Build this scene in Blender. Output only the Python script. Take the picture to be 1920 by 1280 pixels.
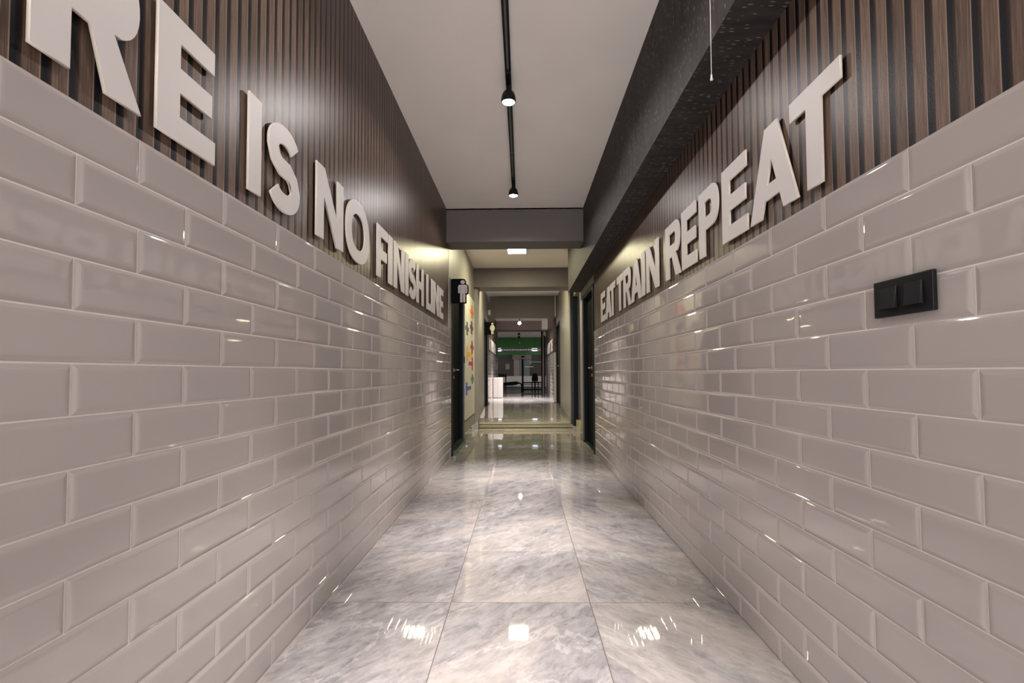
import bpy, bmesh, math, random
from mathutils import Vector, Matrix
random.seed(7)
for o in list(bpy.data.objects): bpy.data.objects.remove(o)
scene = bpy.context.scene
C = scene.collection

# ------------------------------------------------------------------ camera
CAM = dict(f=914.78, yaw=.8703, pitch=2.0622, roll=-.2786, H=.9938, px=965.62, py=665.79)
cd = bpy.data.cameras.new('camera'); cam = bpy.data.objects.new('camera', cd); C.objects.link(cam)
cd.sensor_fit = 'HORIZONTAL'; cd.sensor_width = 36
cd.lens = CAM['f'] / 1920 * 36
cd.shift_x = -(CAM['px'] - 960) / 1920
cd.shift_y = (CAM['py'] - 640) / 1920
cd.clip_start = .02; cd.clip_end = 100
_y, _p, _r = [math.radians(CAM[k]) for k in ('yaw', 'pitch', 'roll')]
fwd = Vector((-math.sin(_y)*math.cos(_p), math.cos(_y)*math.cos(_p), math.sin(_p)))
rt = Vector((math.cos(_y), math.sin(_y), 0)); up = rt.cross(fwd)
R_ = rt*math.cos(_r) + up*math.sin(_r); U_ = up*math.cos(_r) - rt*math.sin(_r)
m = Matrix((R_, U_, -fwd)).transposed().to_4x4()
m.translation = Vector((0, 0, CAM['H'])); cam.matrix_world = m
scene.camera = cam

# ------------------------------------------------------------------ world and exposure
w = bpy.data.worlds.new('world'); scene.world = w; w.use_nodes = True
w.node_tree.nodes['Background'].inputs[0].default_value = (1.0, .965, .955, 1)
w.node_tree.nodes['Background'].inputs[1].default_value = 3.3
vs = scene.view_settings
scene.display_settings.display_device = 'sRGB'
vs.view_transform = 'Standard'; vs.look = 'None'; vs.gamma = 1; vs.use_curve_mapping = False
vs.exposure = 1.45

SPOT_COL = (1.0, .945, .92); PANEL_COL = (1.0, .90, .55)
SPOT_CORE = 290; SPOT_WIDE = 16.5; PANEL_W = 15

# ------------------------------------------------------------------ materials
def newmat(name):
    mt = bpy.data.materials.new(name); mt.use_nodes = True
    nt = mt.node_tree; b = nt.nodes['Principled BSDF']
    return mt, nt, b
def mat(name, col, rough=.5, metal=0., spec=.5, coat=0., emit=None, estr=0., bump=0., bscale=40.):
    mt, nt, b = newmat(name)
    b.inputs['Base Color'].default_value = (*col, 1)
    b.inputs['Roughness'].default_value = rough
    b.inputs['Metallic'].default_value = metal
    b.inputs['Specular IOR Level'].default_value = spec
    b.inputs['Coat Weight'].default_value = coat
    if emit:
        b.inputs['Emission Color'].default_value = (*emit, 1); b.inputs['Emission Strength'].default_value = estr
    tc = nt.nodes.new('ShaderNodeTexCoord')
    nz = nt.nodes.new('ShaderNodeTexNoise'); nz.inputs['Scale'].default_value = bscale; nz.inputs['Detail'].default_value = 3
    nt.links.new(tc.outputs['Object'], nz.inputs['Vector'])
    # faint wear in the colour keeps every surface procedural
    mx = nt.nodes.new('ShaderNodeMix'); mx.data_type = 'RGBA'; mx.blend_type = 'MULTIPLY'
    rp = nt.nodes.new('ShaderNodeValToRGB')
    rp.color_ramp.elements[0].position = .3; rp.color_ramp.elements[0].color = (.93, .93, .93, 1)
    rp.color_ramp.elements[1].position = .7; rp.color_ramp.elements[1].color = (1, 1, 1, 1)
    nt.links.new(nz.outputs['Fac'], rp.inputs['Fac'])
    mx.inputs[0].default_value = 1; mx.inputs[6].default_value = (*col, 1)
    nt.links.new(rp.outputs['Color'], mx.inputs[7]); nt.links.new(mx.outputs[2], b.inputs['Base Color'])
    if bump:
        bp = nt.nodes.new('ShaderNodeBump'); bp.inputs['Strength'].default_value = bump; bp.inputs['Distance'].default_value = .002
        nt.links.new(nz.outputs['Fac'], bp.inputs['Height']); nt.links.new(bp.outputs['Normal'], b.inputs['Normal'])
    return mt
def mth(nt, op, a, b=None, c=None):
    n = nt.nodes.new('ShaderNodeMath'); n.operation = op
    for i, v in enumerate((a, b, c)):
        if v is None: continue
        if isinstance(v, (int, float)): n.inputs[i].default_value = v
        else: nt.links.new(v, n.inputs[i])
    return n.outputs[0]
def mixc(nt, fac, a, b, mode='MIX'):
    n = nt.nodes.new('ShaderNodeMix'); n.data_type = 'RGBA'; n.blend_type = mode
    for s, v in ((0, fac), (6, a), (7, b)):
        if isinstance(v, (int, float)): n.inputs[s].default_value = v
        elif isinstance(v, tuple): n.inputs[s].default_value = (*v, 1)
        else: nt.links.new(v, n.inputs[s])
    return n.outputs[2]
def noise(nt, vec, scale, detail=3, rough=.5, dist=0.):
    n = nt.nodes.new('ShaderNodeTexNoise'); n.inputs['Scale'].default_value = scale
    n.inputs['Detail'].default_value = detail; n.inputs['Roughness'].default_value = rough
    n.inputs['Distortion'].default_value = dist
    nt.links.new(vec, n.inputs['Vector']); return n.outputs['Fac']
def ramp(nt, fac, stops):
    n = nt.nodes.new('ShaderNodeValToRGB'); cr = n.color_ramp
    while len(cr.elements) < len(stops): cr.elements.new(.5)
    for e, (p, c) in zip(cr.elements, stops):
        e.position = p; e.color = (*c, 1) if isinstance(c, tuple) else (c, c, c, 1)
    nt.links.new(fac, n.inputs['Fac']); return n.outputs['Color']
def mapping(nt, scale=(1, 1, 1), loc=(0, 0, 0), src='Object', rot=(0, 0, 0)):
    tc = nt.nodes.new('ShaderNodeTexCoord'); mp = nt.nodes.new('ShaderNodeMapping')
    mp.inputs['Scale'].default_value = scale; mp.inputs['Location'].default_value = loc; mp.inputs['Rotation'].default_value = rot
    nt.links.new(tc.outputs[src], mp.inputs['Vector']); return mp.outputs['Vector']
def sep(nt, v):
    n = nt.nodes.new('ShaderNodeSeparateXYZ'); nt.links.new(v, n.inputs[0]); return n.outputs
def comb(nt, x, y, z):
    n = nt.nodes.new('ShaderNodeCombineXYZ')
    for i, v in enumerate((x, y, z)):
        if isinstance(v, (int, float)): n.inputs[i].default_value = v
        else: nt.links.new(v, n.inputs[i])
    return n.outputs[0]
def bump(nt, b, h, strength, dist):
    bp = nt.nodes.new('ShaderNodeBump'); bp.inputs['Strength'].default_value = strength; bp.inputs['Distance'].default_value = dist
    nt.links.new(h, bp.inputs['Height']); nt.links.new(bp.outputs['Normal'], b.inputs['Normal'])

def slat_material(name, phase, period, flip):
    """wallpaper printed with walnut slats, dark gaps and a pale slat edge"""
    mt, nt, b = newmat(name)
    v = mapping(nt); s = sep(nt, v)
    wob = noise(nt, mapping(nt, (1, .6, .25)), 3, 2)
    yy = mth(nt, 'ADD', s[1], mth(nt, 'MULTIPLY', mth(nt, 'SUBTRACT', wob, .5), .004))
    t = mth(nt, 'DIVIDE', mth(nt, 'SUBTRACT', yy, phase), period)
    idx = mth(nt, 'FLOOR', t); fr = mth(nt, 'SUBTRACT', t, idx)
    if flip: fr = mth(nt, 'SUBTRACT', 1.0, fr)
    # fr 0: pale line, .02-.36 gap, .38-1 wood
    wn = nt.nodes.new('ShaderNodeTexWhiteNoise'); wn.noise_dimensions = '1D'; nt.links.new(idx, wn.inputs['W'])
    gv = comb(nt, mth(nt, 'MULTIPLY', idx, 3.7), mth(nt, 'MULTIPLY', s[1], 150), mth(nt, 'MULTIPLY', s[2], 5))
    g1 = noise(nt, gv, 1.1, 4, .6, 1.6)
    gv2 = comb(nt, mth(nt, 'MULTIPLY', idx, 1.7), mth(nt, 'MULTIPLY', s[1], 420), mth(nt, 'MULTIPLY', s[2], 9))
    g2 = noise(nt, gv2, 1, 2, .5, .4)
    wood = ramp(nt, g1, [(.25, (.05, .030, .021)), (.45, (.125, .082, .060)), (.62, (.17, .114, .085)), (.8, (.23, .16, .12))])
    wood = mixc(nt, .45, wood, ramp(nt, g2, [(.35, .35), (.6, 1.)]), 'MULTIPLY')
    tint = mth(nt, 'ADD', .8, mth(nt, 'MULTIPLY', wn.outputs['Value'], .4))
    wood = mixc(nt, 1., wood, comb(nt, tint, tint, tint), 'MULTIPLY')
    gap = ramp(nt, fr, [(.03, (.007, .007, .010)), (.2, (.006, .006, .009)), (.34, (.03, .018, .014)), (.42, (.07, .042, .032))])
    is_wood = ramp(nt, fr, [(.36, 0.), (.40, 1.), (.985, 1.), (.999, 1.)])
    col = mixc(nt, is_wood, gap, wood)
    edge = ramp(nt, fr, [(.0, 0.), (.945, 0.), (.96, 1.), (.99, 1.)])
    col = mixc(nt, mth(nt, 'MULTIPLY', edge, .75), col, (.28, .20, .15))
    nt.links.new(col, b.inputs['Base Color'])
    b.inputs['Roughness'].default_value = .33; b.inputs['Specular IOR Level'].default_value = .13
    op = noise(nt, v, 420, 2, .5)
    bump(nt, b, op, .35, .0009)
    return mt

def marble_material(name, ox, oy, tile=.602, warm=0.):
    mt, nt, b = newmat(name)
    v = mapping(nt); s = sep(nt, v)
    tx = mth(nt, 'DIVIDE', mth(nt, 'SUBTRACT', s[0], ox), tile); ty = mth(nt, 'DIVIDE', mth(nt, 'SUBTRACT', s[1], oy), tile)
    ix = mth(nt, 'FLOOR', tx); iy = mth(nt, 'FLOOR', ty)
    fx = mth(nt, 'SUBTRACT', tx, ix); fy = mth(nt, 'SUBTRACT', ty, iy)
    dx = mth(nt, 'MINIMUM', fx, mth(nt, 'SUBTRACT', 1., fx)); dy = mth(nt, 'MINIMUM', fy, mth(nt, 'SUBTRACT', 1., fy))
    d = mth(nt, 'MINIMUM', dx, dy)
    grout = mth(nt, 'LESS_THAN', d, .0032)
    # each slab shows another piece of the stone
    sgn = mth(nt, 'SUBTRACT', 1., mth(nt, 'MULTIPLY', mth(nt, 'GREATER_THAN', ix, .5), 2.))
    off = comb(nt, mth(nt, 'MULTIPLY', sgn, mth(nt, 'ADD', s[0], mth(nt, 'MULTIPLY', ix, 5.3))), mth(nt, 'ADD', s[1], mth(nt, 'MULTIPLY', iy, 3.1)),
               mth(nt, 'ADD', mth(nt, 'MULTIPLY', ix, 2.3), mth(nt, 'MULTIPLY', iy, 4.7)))
    rot = nt.nodes.new('ShaderNodeMapping'); rot.vector_type = 'TEXTURE'; rot.inputs['Rotation'].default_value = (0, 0, .85); rot.inputs['Scale'].default_value = (1.5, .62, 1)
    nt.links.new(off, rot.inputs['Vector']); rv = rot.outputs['Vector']
    n1 = noise(nt, rv, 4.2, 8, .66, .35)
    n2 = noise(nt, rv, 15, 9, .74, .5)
    base = ramp(nt, n1, [(.28, (.19, .174, .175)), (.45, (.232, .216, .217)), (.56, (.262, .246, .246)), (.74, (.325, .309, .304))])
    fine = ramp(nt, n2, [(.36, .55), (.5, .95), (.64, 1.2)])
    base = mixc(nt, .85, base, fine, 'MULTIPLY')
    tan = ramp(nt, noise(nt, rv, 1.4, 4, .5, .6), [(.45, 0.), (.7, .5)])
    base = mixc(nt, tan, base, (.46, .40, .35))
    # pale veins: narrow band of a warped noise
    vn = noise(nt, rv, 1.5, 6, .6, .5)
    vein = ramp(nt, mth(nt, 'ABSOLUTE', mth(nt, 'SUBTRACT', vn, .5)), [(.0, 1.), (.004, .7), (.012, 0.)])
    base = mixc(nt, mth(nt, 'MULTIPLY', vein, .25), base, (.55, .52, .50))
    vn2 = noise(nt, rv, 3.1, 7, .65, .6)
    dv = ramp(nt, mth(nt, 'ABSOLUTE', mth(nt, 'SUBTRACT', vn2, .47)), [(.0, 1.), (.010, 0.)])
    base = mixc(nt, mth(nt, 'MULTIPLY', dv, .35), base, (.20, .175, .165))
    col = mixc(nt, grout, base, (.10, .08, .07))
    nt.links.new(col, b.inputs['Base Color'])
    rg = mth(nt, 'ADD', .03, mth(nt, 'MULTIPLY', grout, .5)); nt.links.new(rg, b.inputs['Roughness'])
    b.inputs['Specular IOR Level'].default_value = .5
    wv = noise(nt, v, 2.2, 1); bump(nt, b, wv, .01, .003)
    return mt

def speck_material(name, axis):
    """charcoal wallpaper with short pale flecks running one way"""
    mt, nt, b = newmat(name)
    sc = (1, 1, .2) if axis == 'z' else (.2, 1, 1)
    v = mapping(nt, sc)
    vo = nt.nodes.new('ShaderNodeTexVoronoi'); vo.inputs['Scale'].default_value = 125; vo.inputs['Randomness'].default_value = 1
    nt.links.new(v, vo.inputs['Vector'])
    wn = sep(nt, vo.outputs['Color'])
    spot = ramp(nt, vo.outputs['Distance'], [(.18, 1.), (.28, 0.)])
    pick = mth(nt, 'GREATER_THAN', wn[0], .55)
    cl = ramp(nt, noise(nt, mapping(nt), 2.5, 3), [(.35, .25), (.6, 1.)])
    f = mth(nt, 'MULTIPLY', mth(nt, 'MULTIPLY', spot, pick), cl)
    big = noise(nt, mapping(nt, (5, 5, 1.2) if axis == 'z' else (1.2, 5, 5)), 5, 4, .6)
    base = ramp(nt, big, [(.35, (.024, .020, .020)), (.65, (.043, .037, .037))])
    nt.links.new(mixc(nt, mth(nt, 'MULTIPLY', f, .62), base, (.45, .43, .40)), b.inputs['Base Color'])
    b.inputs['Roughness'].default_value = .72; b.inputs['Specular IOR Level'].default_value = .3
    bump(nt, b, noise(nt, v, 260, 2), .3, .0008)
    return mt

def glaze_material(name, col):
    mt, nt, b = newmat(name)
    v = mapping(nt)
    n = noise(nt, v, 1.3, 2)
    nt.links.new(ramp(nt, n, [(.3, tuple(c*.94 for c in col)), (.7, tuple(c*1.04 for c in col))]), b.inputs['Base Color'])
    b.inputs['Roughness'].default_value = .04; b.inputs['Specular IOR Level'].default_value = 1.0
    bump(nt, b, noise(nt, v, 9, 1), .10, .006)
    return mt
def paint_material(name, col, rough=.6, var=.06):
    mt, nt, b = newmat(name)
    v = mapping(nt)
    n = noise(nt, v, 2.0, 4)
    nt.links.new(ramp(nt, n, [(.3, tuple(c*(1-var) for c in col)), (.7, tuple(c*(1+var) for c in col))]), b.inputs['Base Color'])
    b.inputs['Roughness'].default_value = rough
    bump(nt, b, noise(nt, v, 6, 5), .25, .004)
    return mt

M = {}
M['tile'] = glaze_material('glazed_tile', (.395, .353, .338))
M['grout'] = mat('tile_grout', (.66, .60, .57), .8)
M['slatL'] = slat_material('slat_print_left', .8407, .0537, False)
M['slatR'] = slat_material('slat_print_right', .8925, .0544, True)
M['slatF'] = slat_material('slat_print_far', .83, .055, True)
M['marble'] = marble_material('marble_floor', -.315, 2.1507)
M['marble2'] = marble_material('marble_floor_upper', -.30, 8.84)
M['ceiling'] = paint_material('ceiling_paint', (.92, .865, .83), .7, .03)
M['beam'] = paint_material('beam_paint', (.122, .105, .098), .55)
M['wallgrey'] = paint_material('grey_wall_paint', (.27, .255, .235), .42)
M['mauve'] = paint_material('mauve_wall_paint', (.25, .2, .185), .6)
M['speckz'] = speck_material('charcoal_wallpaper_side', 'z')
M['speckx'] = speck_material('charcoal_wallpaper_under', 'x')
M['letter'] = mat('letter_foam', (.575, .533, .512), .5, bscale=2.)
M['letter_side'] = mat('letter_edge', (.70, .63, .54), .6)
M['black'] = mat('black_paint', (.0035, .004, .005), .7, spec=.05)
M['navy'] = mat('navy_metal', (.006, .009, .015), .5, spec=.12)
M['blackplastic'] = mat('black_plastic', (.005, .0055, .007), .5, spec=.2)
M['white'] = mat('white_plastic', (.64, .60, .58), .4)
M['cream'] = mat('cream_board', (.60, .59, .54), .5)
M['chrome'] = mat('chrome', (.6, .6, .58), .2, 1.)
M['brass'] = mat('brass', (.55, .48, .30), .3, 1.)
M['duct'] = mat('zinc_duct', (.45, .45, .48), .28, 1., bump=.2, bscale=30)
M['green'] = paint_material('green_wall_paint', (.02, .16, .012), .5)
M['darkwall'] = paint_material('brown_dark_wall', (.055, .045, .036), .5)
M['rubber'] = mat('black_rubber', (.003, .003, .0035), .6, spec=.1)
M['greyplinth'] = mat('grey_plinth', (.10, .105, .105), .6)
M['lowwall'] = paint_material('pale_low_wall', (.62, .60, .60), .5)
M['nosing'] = mat('brass_nosing', (.55, .48, .30), .35, .6)
M['lampglow'] = mat('lamp_lens', (1, 1, 1), .3, emit=(1, .97, .95), estr=14)
M['panelglow'] = mat('panel_lens', (1, 1, 1), .3, emit=(1, .95, .78), estr=9)
M['ledglow'] = mat('led_lens', (1, 1, 1), .3, emit=(.85, .9, 1), estr=.3)
M['yellowtile'] = mat('stair_tile', (.45, .38, .26), .25)
M['darktile'] = mat('dark_threshold_tile', (.035, .05, .045), .15)

# ------------------------------------------------------------------ builders
def link(name, me, parent=None):
    o = bpy.data.objects.new(name, me); C.objects.link(o)
    if parent: o.parent = parent
    return o
def obj(name, bm, m, parent=None, smooth=False):
    me = bpy.data.meshes.new(name); bmesh.ops.recalc_face_normals(bm, faces=bm.faces[:]); bm.to_mesh(me); bm.free()
    for x in (m if isinstance(m, (list, tuple)) else [m]): me.materials.append(x)
    if smooth:
        for p in me.polygons: p.use_smooth = True
        me.shade_smooth() if hasattr(me, 'shade_smooth') else None
    return link(name, me, parent)
def tag(o, label, cat, group=None):
    o['label'] = label; o['category'] = cat
    if group: o['group'] = group
    return o
def thing(name, label, cat, loc=(0, 0, 0), group=None):
    o = bpy.data.objects.new(name, None); C.objects.link(o); o.location = loc
    return tag(o, label, cat, group)
def struct(name, bm, m, parent=None):
    o = obj(name, bm, m, parent)
    if not parent: o['kind'] = 'structure'
    return o
def bx(bm, x0, x1, y0, y1, z0, z1, mi=0, bev=0.):
    vs_ = [bm.verts.new((x, y, z)) for x in (x0, x1) for y in (y0, y1) for z in (z0, z1)]
    q = [(0, 1, 3, 2), (4, 6, 7, 5), (0, 4, 5, 1), (2, 3, 7, 6), (0, 2, 6, 4), (1, 5, 7, 3)]
    fs = [bm.faces.new([vs_[i] for i in f]) for f in q]
    for f in fs: f.material_index = mi
    if bev:
        es = list({e for f in fs for e in f.edges})
        r = bmesh.ops.bevel(bm, geom=es, offset=bev, segments=2, profile=.6, affect='EDGES', material=-1)
        for f in r['faces']: f.material_index = mi
    return bm
def box(*a, **k): return bx(bmesh.new(), *a, **k)
def prism(bm, pts, z0, z1, mi=0):
    """vertical prism over a plan polygon"""
    a = [bm.verts.new((x, y, z0)) for x, y in pts]; b = [bm.verts.new((x, y, z1)) for x, y in pts]
    n = len(pts); fs = [bm.faces.new(a[::-1]), bm.faces.new(b)]
    for i in range(n): fs.append(bm.faces.new((a[i], a[(i+1) % n], b[(i+1) % n], b[i])))
    for f in fs: f.material_index = mi
    return bm
def tube(bm, pts, r, seg=12, caps=True):
    pts = [Vector(p) for p in pts]; rings = []
    for i, p in enumerate(pts):
        d = (pts[min(i+1, len(pts)-1)] - pts[max(i-1, 0)]).normalized()
        a = Vector((0, 0, 1)) if abs(d.z) < .9 else Vector((1, 0, 0))
        u = d.cross(a).normalized(); v = d.cross(u)
        rr = r[i] if isinstance(r, (list, tuple)) else r
        rings.append([bm.verts.new(p + (u*math.cos(t) + v*math.sin(t))*rr) for t in [2*math.pi*k/seg for k in range(seg)]])
    for a, b in zip(rings, rings[1:]):
        for k in range(seg): bm.faces.new((a[k], a[(k+1) % seg], b[(k+1) % seg], b[k]))
    if caps: bm.faces.new(rings[0][::-1]); bm.faces.new(rings[-1])
    return bm
def lathe(bm, prof, cx=0, cy=0, seg=28, z=0):
    """profile of (radius, height) about a vertical axis"""
    rings = []
    for r, h in prof: rings.append([bm.verts.new((cx + r*math.cos(2*math.pi*k/seg), cy + r*math.sin(2*math.pi*k/seg), z + h)) for k in range(seg)])
    for a, b in zip(rings, rings[1:]):
        for k in range(seg): bm.faces.new((a[k], a[(k+1) % seg], b[(k+1) % seg], b[k]))
    bm.faces.new(rings[0][::-1]); bm.faces.new(rings[-1])
    return bm

# ------------------------------------------------------------------ dimensions (metres)
XL, XR = -.857, .883
ZC = 2.87            # ceiling of the near corridor
L, H = .3058, .1009  # tile pitch
YB = -2.6            # corridor continues behind the camera
DUCTX, DUCTZ, DUCTY = .70, 2.205, 7.36
RAMP = [(8.84, .10), (13.5, .285), (16.6, .29)]
def fz(y):
    for (a, za), (b, zb) in zip(RAMP, RAMP[1:]):
        if y <= b: return za + (zb-za)*(y-a)/(b-a)
    return RAMP[-1][1]

def tiled(name, xw, side, y0, y1, ztop, phase, zbot=0., zf=None, courses=16):
    """wall of bevelled glazed tiles in running bond; side=+1 faces +x"""
    bm = bmesh.new()
    zl = zbot - .02
    bx(bm, min(xw, xw-side*.12), max(xw, xw-side*.12), y0, y1, zl, ztop, 1)
    g = .0016; bv = .0105; t0 = .0002; t1 = .0042
    for k in range(courses):
        zt = ztop - k*H - (0 if k == 0 else g); zb_ = ztop - (k+1)*H + g
        zb_ = max(zb_, zbot)
        if zt - zb_ < .012: continue
        j = math.floor((y0-phase)/L) - 1
        while True:
            a = phase + (j + (.5 if k % 2 else 0))*L; j += 1
            c0, c1 = max(a+g, y0), min(a+L-g, y1)
            if a > y1: break
            if c1 - c0 < .012: continue
            b2 = min(bv, (c1-c0)*.3, (zt-zb_)*.3)
            rnd = [random.uniform(-.00022, .00022) for _ in range(4)]
            o_ = [(c0, zb_), (c1, zb_), (c1, zt), (c0, zt)]
            ins = lambda q: [(c0+q, zb_+q), (c1-q, zb_+q), (c1-q, zt-q), (c0+q, zt-q)]
            rings = [[bm.verts.new((xw, y, z)) for y, z in o_]]
            for q, h_ in ((0, t0), (.3, .0017), (.65, .0031), (1., .0039), (1.45, t1)):
                rings.append([bm.verts.new((xw+side*(h_+(w_ if q >= 1 else 0)), y, z)) for (y, z), w_ in zip(ins(b2*q), rnd)])
            for A, B in zip(rings, rings[1:]):
                for q in range(4): bm.faces.new((A[q], A[(q+1) % 4], B[(q+1) % 4], B[q]))
            r3 = rings[-1]
            bm.faces.new(r3)
    me = bpy.data.meshes.new(name)
    bmesh.ops.recalc_face_normals(bm, faces=bm.faces[:]); bm.to_mesh(me); bm.free()
    me.materials.append(M['tile']); me.materials.append(M['grout'])
    o = link(name, me); o['kind'] = 'structure'; return o

# ------------------------------------------------------------------ the corridor shell
struct('floor', box(-1.0, 2.3, YB, 8.84, -.12, 0), M['marble'])
bm = bmesh.new()
prof = [(8.84, .10), (13.5, .285), (16.6, .29), (16.6, -.12), (8.84, -.12)]
a = [bm.verts.new((-1.0, y, z)) for y, z in prof]; b = [bm.verts.new((1.0, y, z)) for y, z in prof]
bm.faces.new(a); bm.faces.new(b[::-1])
for i in range(5): bm.faces.new((a[i], b[i], b[(i+1) % 5], a[(i+1) % 5]))
struct('floor', bm, M['marble2'])

tiled('wall_left', XL, 1, YB, 5.86, 1.5204, 1.0656)
tiled('wall_right', XR, -1, YB, 6.0, 1.5025, 1.1111)
# slat wallpaper above the tiles
struct('wall_left', box(XL-.12, XL-.002, YB, 5.66, 1.5204, ZC), M['slatL'])
struct('wall_right', box(XR+.002, XR+.12, YB, 6.0, 1.5025, ZC), M['slatR'])
# tiled jamb strip beside the men's door
bm = bmesh.new(); bx(bm, XL-.12, XL-.001, 5.66, 5.86, 1.5204, 2.13, 1)
for k in range(6): bx(bm, XL-.001, XL+.004, 5.665, 5.855, 1.5204+k*H+.002, 1.5204+(k+1)*H-.002, 0)
struct('wall_left', bm, [M['tile'], M['grout']])
struct('wall_left', box(XL-.12, XL, 5.66, 7.05, 2.13, ZC), M['wallgrey'])
struct('wall_left', box(XL-.12, XL, 7.05, 8.70, -.05, ZC), M['wallgrey'])
bm = prism(bmesh.new(), [(-.97, 8.70), (-.79, 8.70), (-.79, 9.0), (-.835, 10.66), (-.97, 10.66)], -.05, ZC)
struct('wall_left', bm, M['wallgrey'])
struct('wall_left', box(-.97, -.835, 10.66, 11.72, 2.2, ZC), M['wallgrey'])
# right side beyond the tiled part
struct('wall_right', box(XR, XR+.12, 6.0, 7.08, 2.10, ZC), M['wallgrey'])
struct('wall_right', box(XR, XR+.10, 7.08, 7.46, -.05, ZC), M['wallgrey'])
struct('wall_right', box(XR, XR+.10, 7.46, 8.38, 2.30, ZC), M['wallgrey'])
struct('wall_right', box(.875, 2.2, 8.42, 8.80, -.05, ZC), M['wallgrey'])     # end wall of the stair recess
struct('wall_right', box(XR+.10, 2.2, 7.36, 7.455, -.05, 2.4), M['wallgrey'])
struct('wall_right', box(2.2, 2.3, 7.36, 8.80, -.05, 2.4), M['wallgrey'])
struct('ceiling', box(XR+.10, 2.2, 7.455, 8.42, 2.30, 2.4), M['ceiling'])
struct('wall_right', box(.855, 1.0, 8.84, 11.1, -.05, ZC), M['wallgrey'])
struct('wall_right', box(.855, 1.0, 11.1, 12.3, 2.18, ZC), M['wallgrey'])

struct('ceiling', box(XL-.12, XR+.12, YB, 5.5, ZC, ZC+.1), M['ceiling'])
struct('ceiling', box(XL-.12, XR+.12, 5.5, 8.6, ZC-.015, ZC+.1), M['ceiling'])
struct('ceiling', box(-.97, 1.0, 8.6, 11.8, ZC-.015, ZC+.1), M['ceiling'])
struct('ceiling', box(-.97, 1.0, 12.1, 15.65, 2.66, 2.76), M['ceiling'])
struct('trim_1', box(XL-.02, DUCTX+.03, 5.5, 5.85, 2.487, ZC+.02), M['beam'])
struct('trim_2', box(XL-.06, 1.0, 8.6, 9.04, 2.515, ZC+.02), M['beam'])
struct('trim_3', box(-.97, 1.0, 11.78, 12.1, 2.345, ZC+.02), M['beam'])
struct('trim_4', box(-.97, 1.0, 15.65, 16.5, 2.38, 2.78), M['mauve'])
# boxed-in duct along the right wall, papered charcoal
bm = box(DUCTX, XR+.02, YB, DUCTY, DUCTZ, ZC+.02)
bm.faces.ensure_lookup_table()
bmesh.ops.recalc_face_normals(bm, faces=bm.faces[:])
for f in bm.faces:
    if f.normal.z < -.5: f.material_index = 1
struct('trim_5', bm, [M['speckz'], M['speckx']])

# far stretch: tiles and slat paper again
tiled('wall_left', -.84, 1, 11.72, 16.4, 1.5204, 11.9, zbot=.27, courses=13)
tiled('wall_right', .79, -1, 12.3, 16.4, 1.5025, 12.0, zbot=.27, courses=13)
struct('wall_left', box(-.97, -.842, 11.72, 16.5, 1.5204, 2.7), M['slatF'])
struct('wall_right', box(.792, 1.0, 12.3, 16.5, 1.5025, 2.7), M['slatF'])

# baseboards and the step nosing
def baseboard(name, pts, side, h=.115, t=.012):
    bm = bmesh.new()
    for (xa, ya, za), (xb, yb, zb) in zip(pts, pts[1:]):
        v = [bm.verts.new(p) for p in ((xa, ya, za), (xb, yb, zb), (xb, yb, zb+h), (xa, ya, za+h),
             (xa+side*t, ya, za), (xb+side*t, yb, zb), (xb+side*t, yb, zb+h), (xa+side*t, ya, za+h))]
        for q in ((0, 1, 2, 3), (4, 7, 6, 5), (3, 2, 6, 7), (0, 4, 5, 1), (0, 3, 7, 4), (1, 5, 6, 2)): bm.faces.new([v[i] for i in q])
    return struct(name, bm, M['marble2'])
baseboard('baseboard_left', [(XL, 7.07, 0), (XL, 8.70, 0)], 1)
baseboard('baseboard_left', [(-.79, 8.85, fz(8.85)), (-.79, 9.0, fz(9)), (-.835, 10.64, fz(10.64))], 1, .09)
baseboard('baseboard_right', [(.855, 8.85, fz(8.85)), (.855, 11.08, fz(11.08))], -1, .09)
baseboard('baseboard_right', [(XR, 7.09, 0), (XR, 7.45, 0)], -1, .115)
bm = bmesh.new()
for z in (.016, .046, .076): bx(bm, -.79, .855, 8.826, 8.836, z, z+.011)
bx(bm, -.79, .855, 8.832, 8.87, .099, .104)
bx(bm, -.79, .855, 8.836, 8.8399, 0, .0985, 1)
struct('trim_6', bm, [M['nosing'], M['rubber']])
struct('trim_7', box(-.857, -.79, 8.66, 8.84, 0, .13), M['marble2'])
struct('trim_8', box(.86, .955, 8.36, 8.85, 0, .083), M['marble2'])
struct('trim_9', box(.872, .95, 8.36, 8.83, .083, 2.5), M['navy'])

# stair going up to the right
bm = bmesh.new()
for i in range(5): bx(bm, .905+i*.27, 2.2, 7.456, 8.42, 0 if i == 0 else i*.19, (i+1)*.19, 0)
s = struct('trim_10', bm, M['yellowtile'])
# stair skirting on the end wall
bm = bmesh.new()
for i in range(4): bx(bm, .93+i*.27, 1.2+i*.27, 8.408, 8.42, (i+1)*.19, (i+1)*.19+.09)
struct('baseboard_right', bm, M['mauve'])

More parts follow.
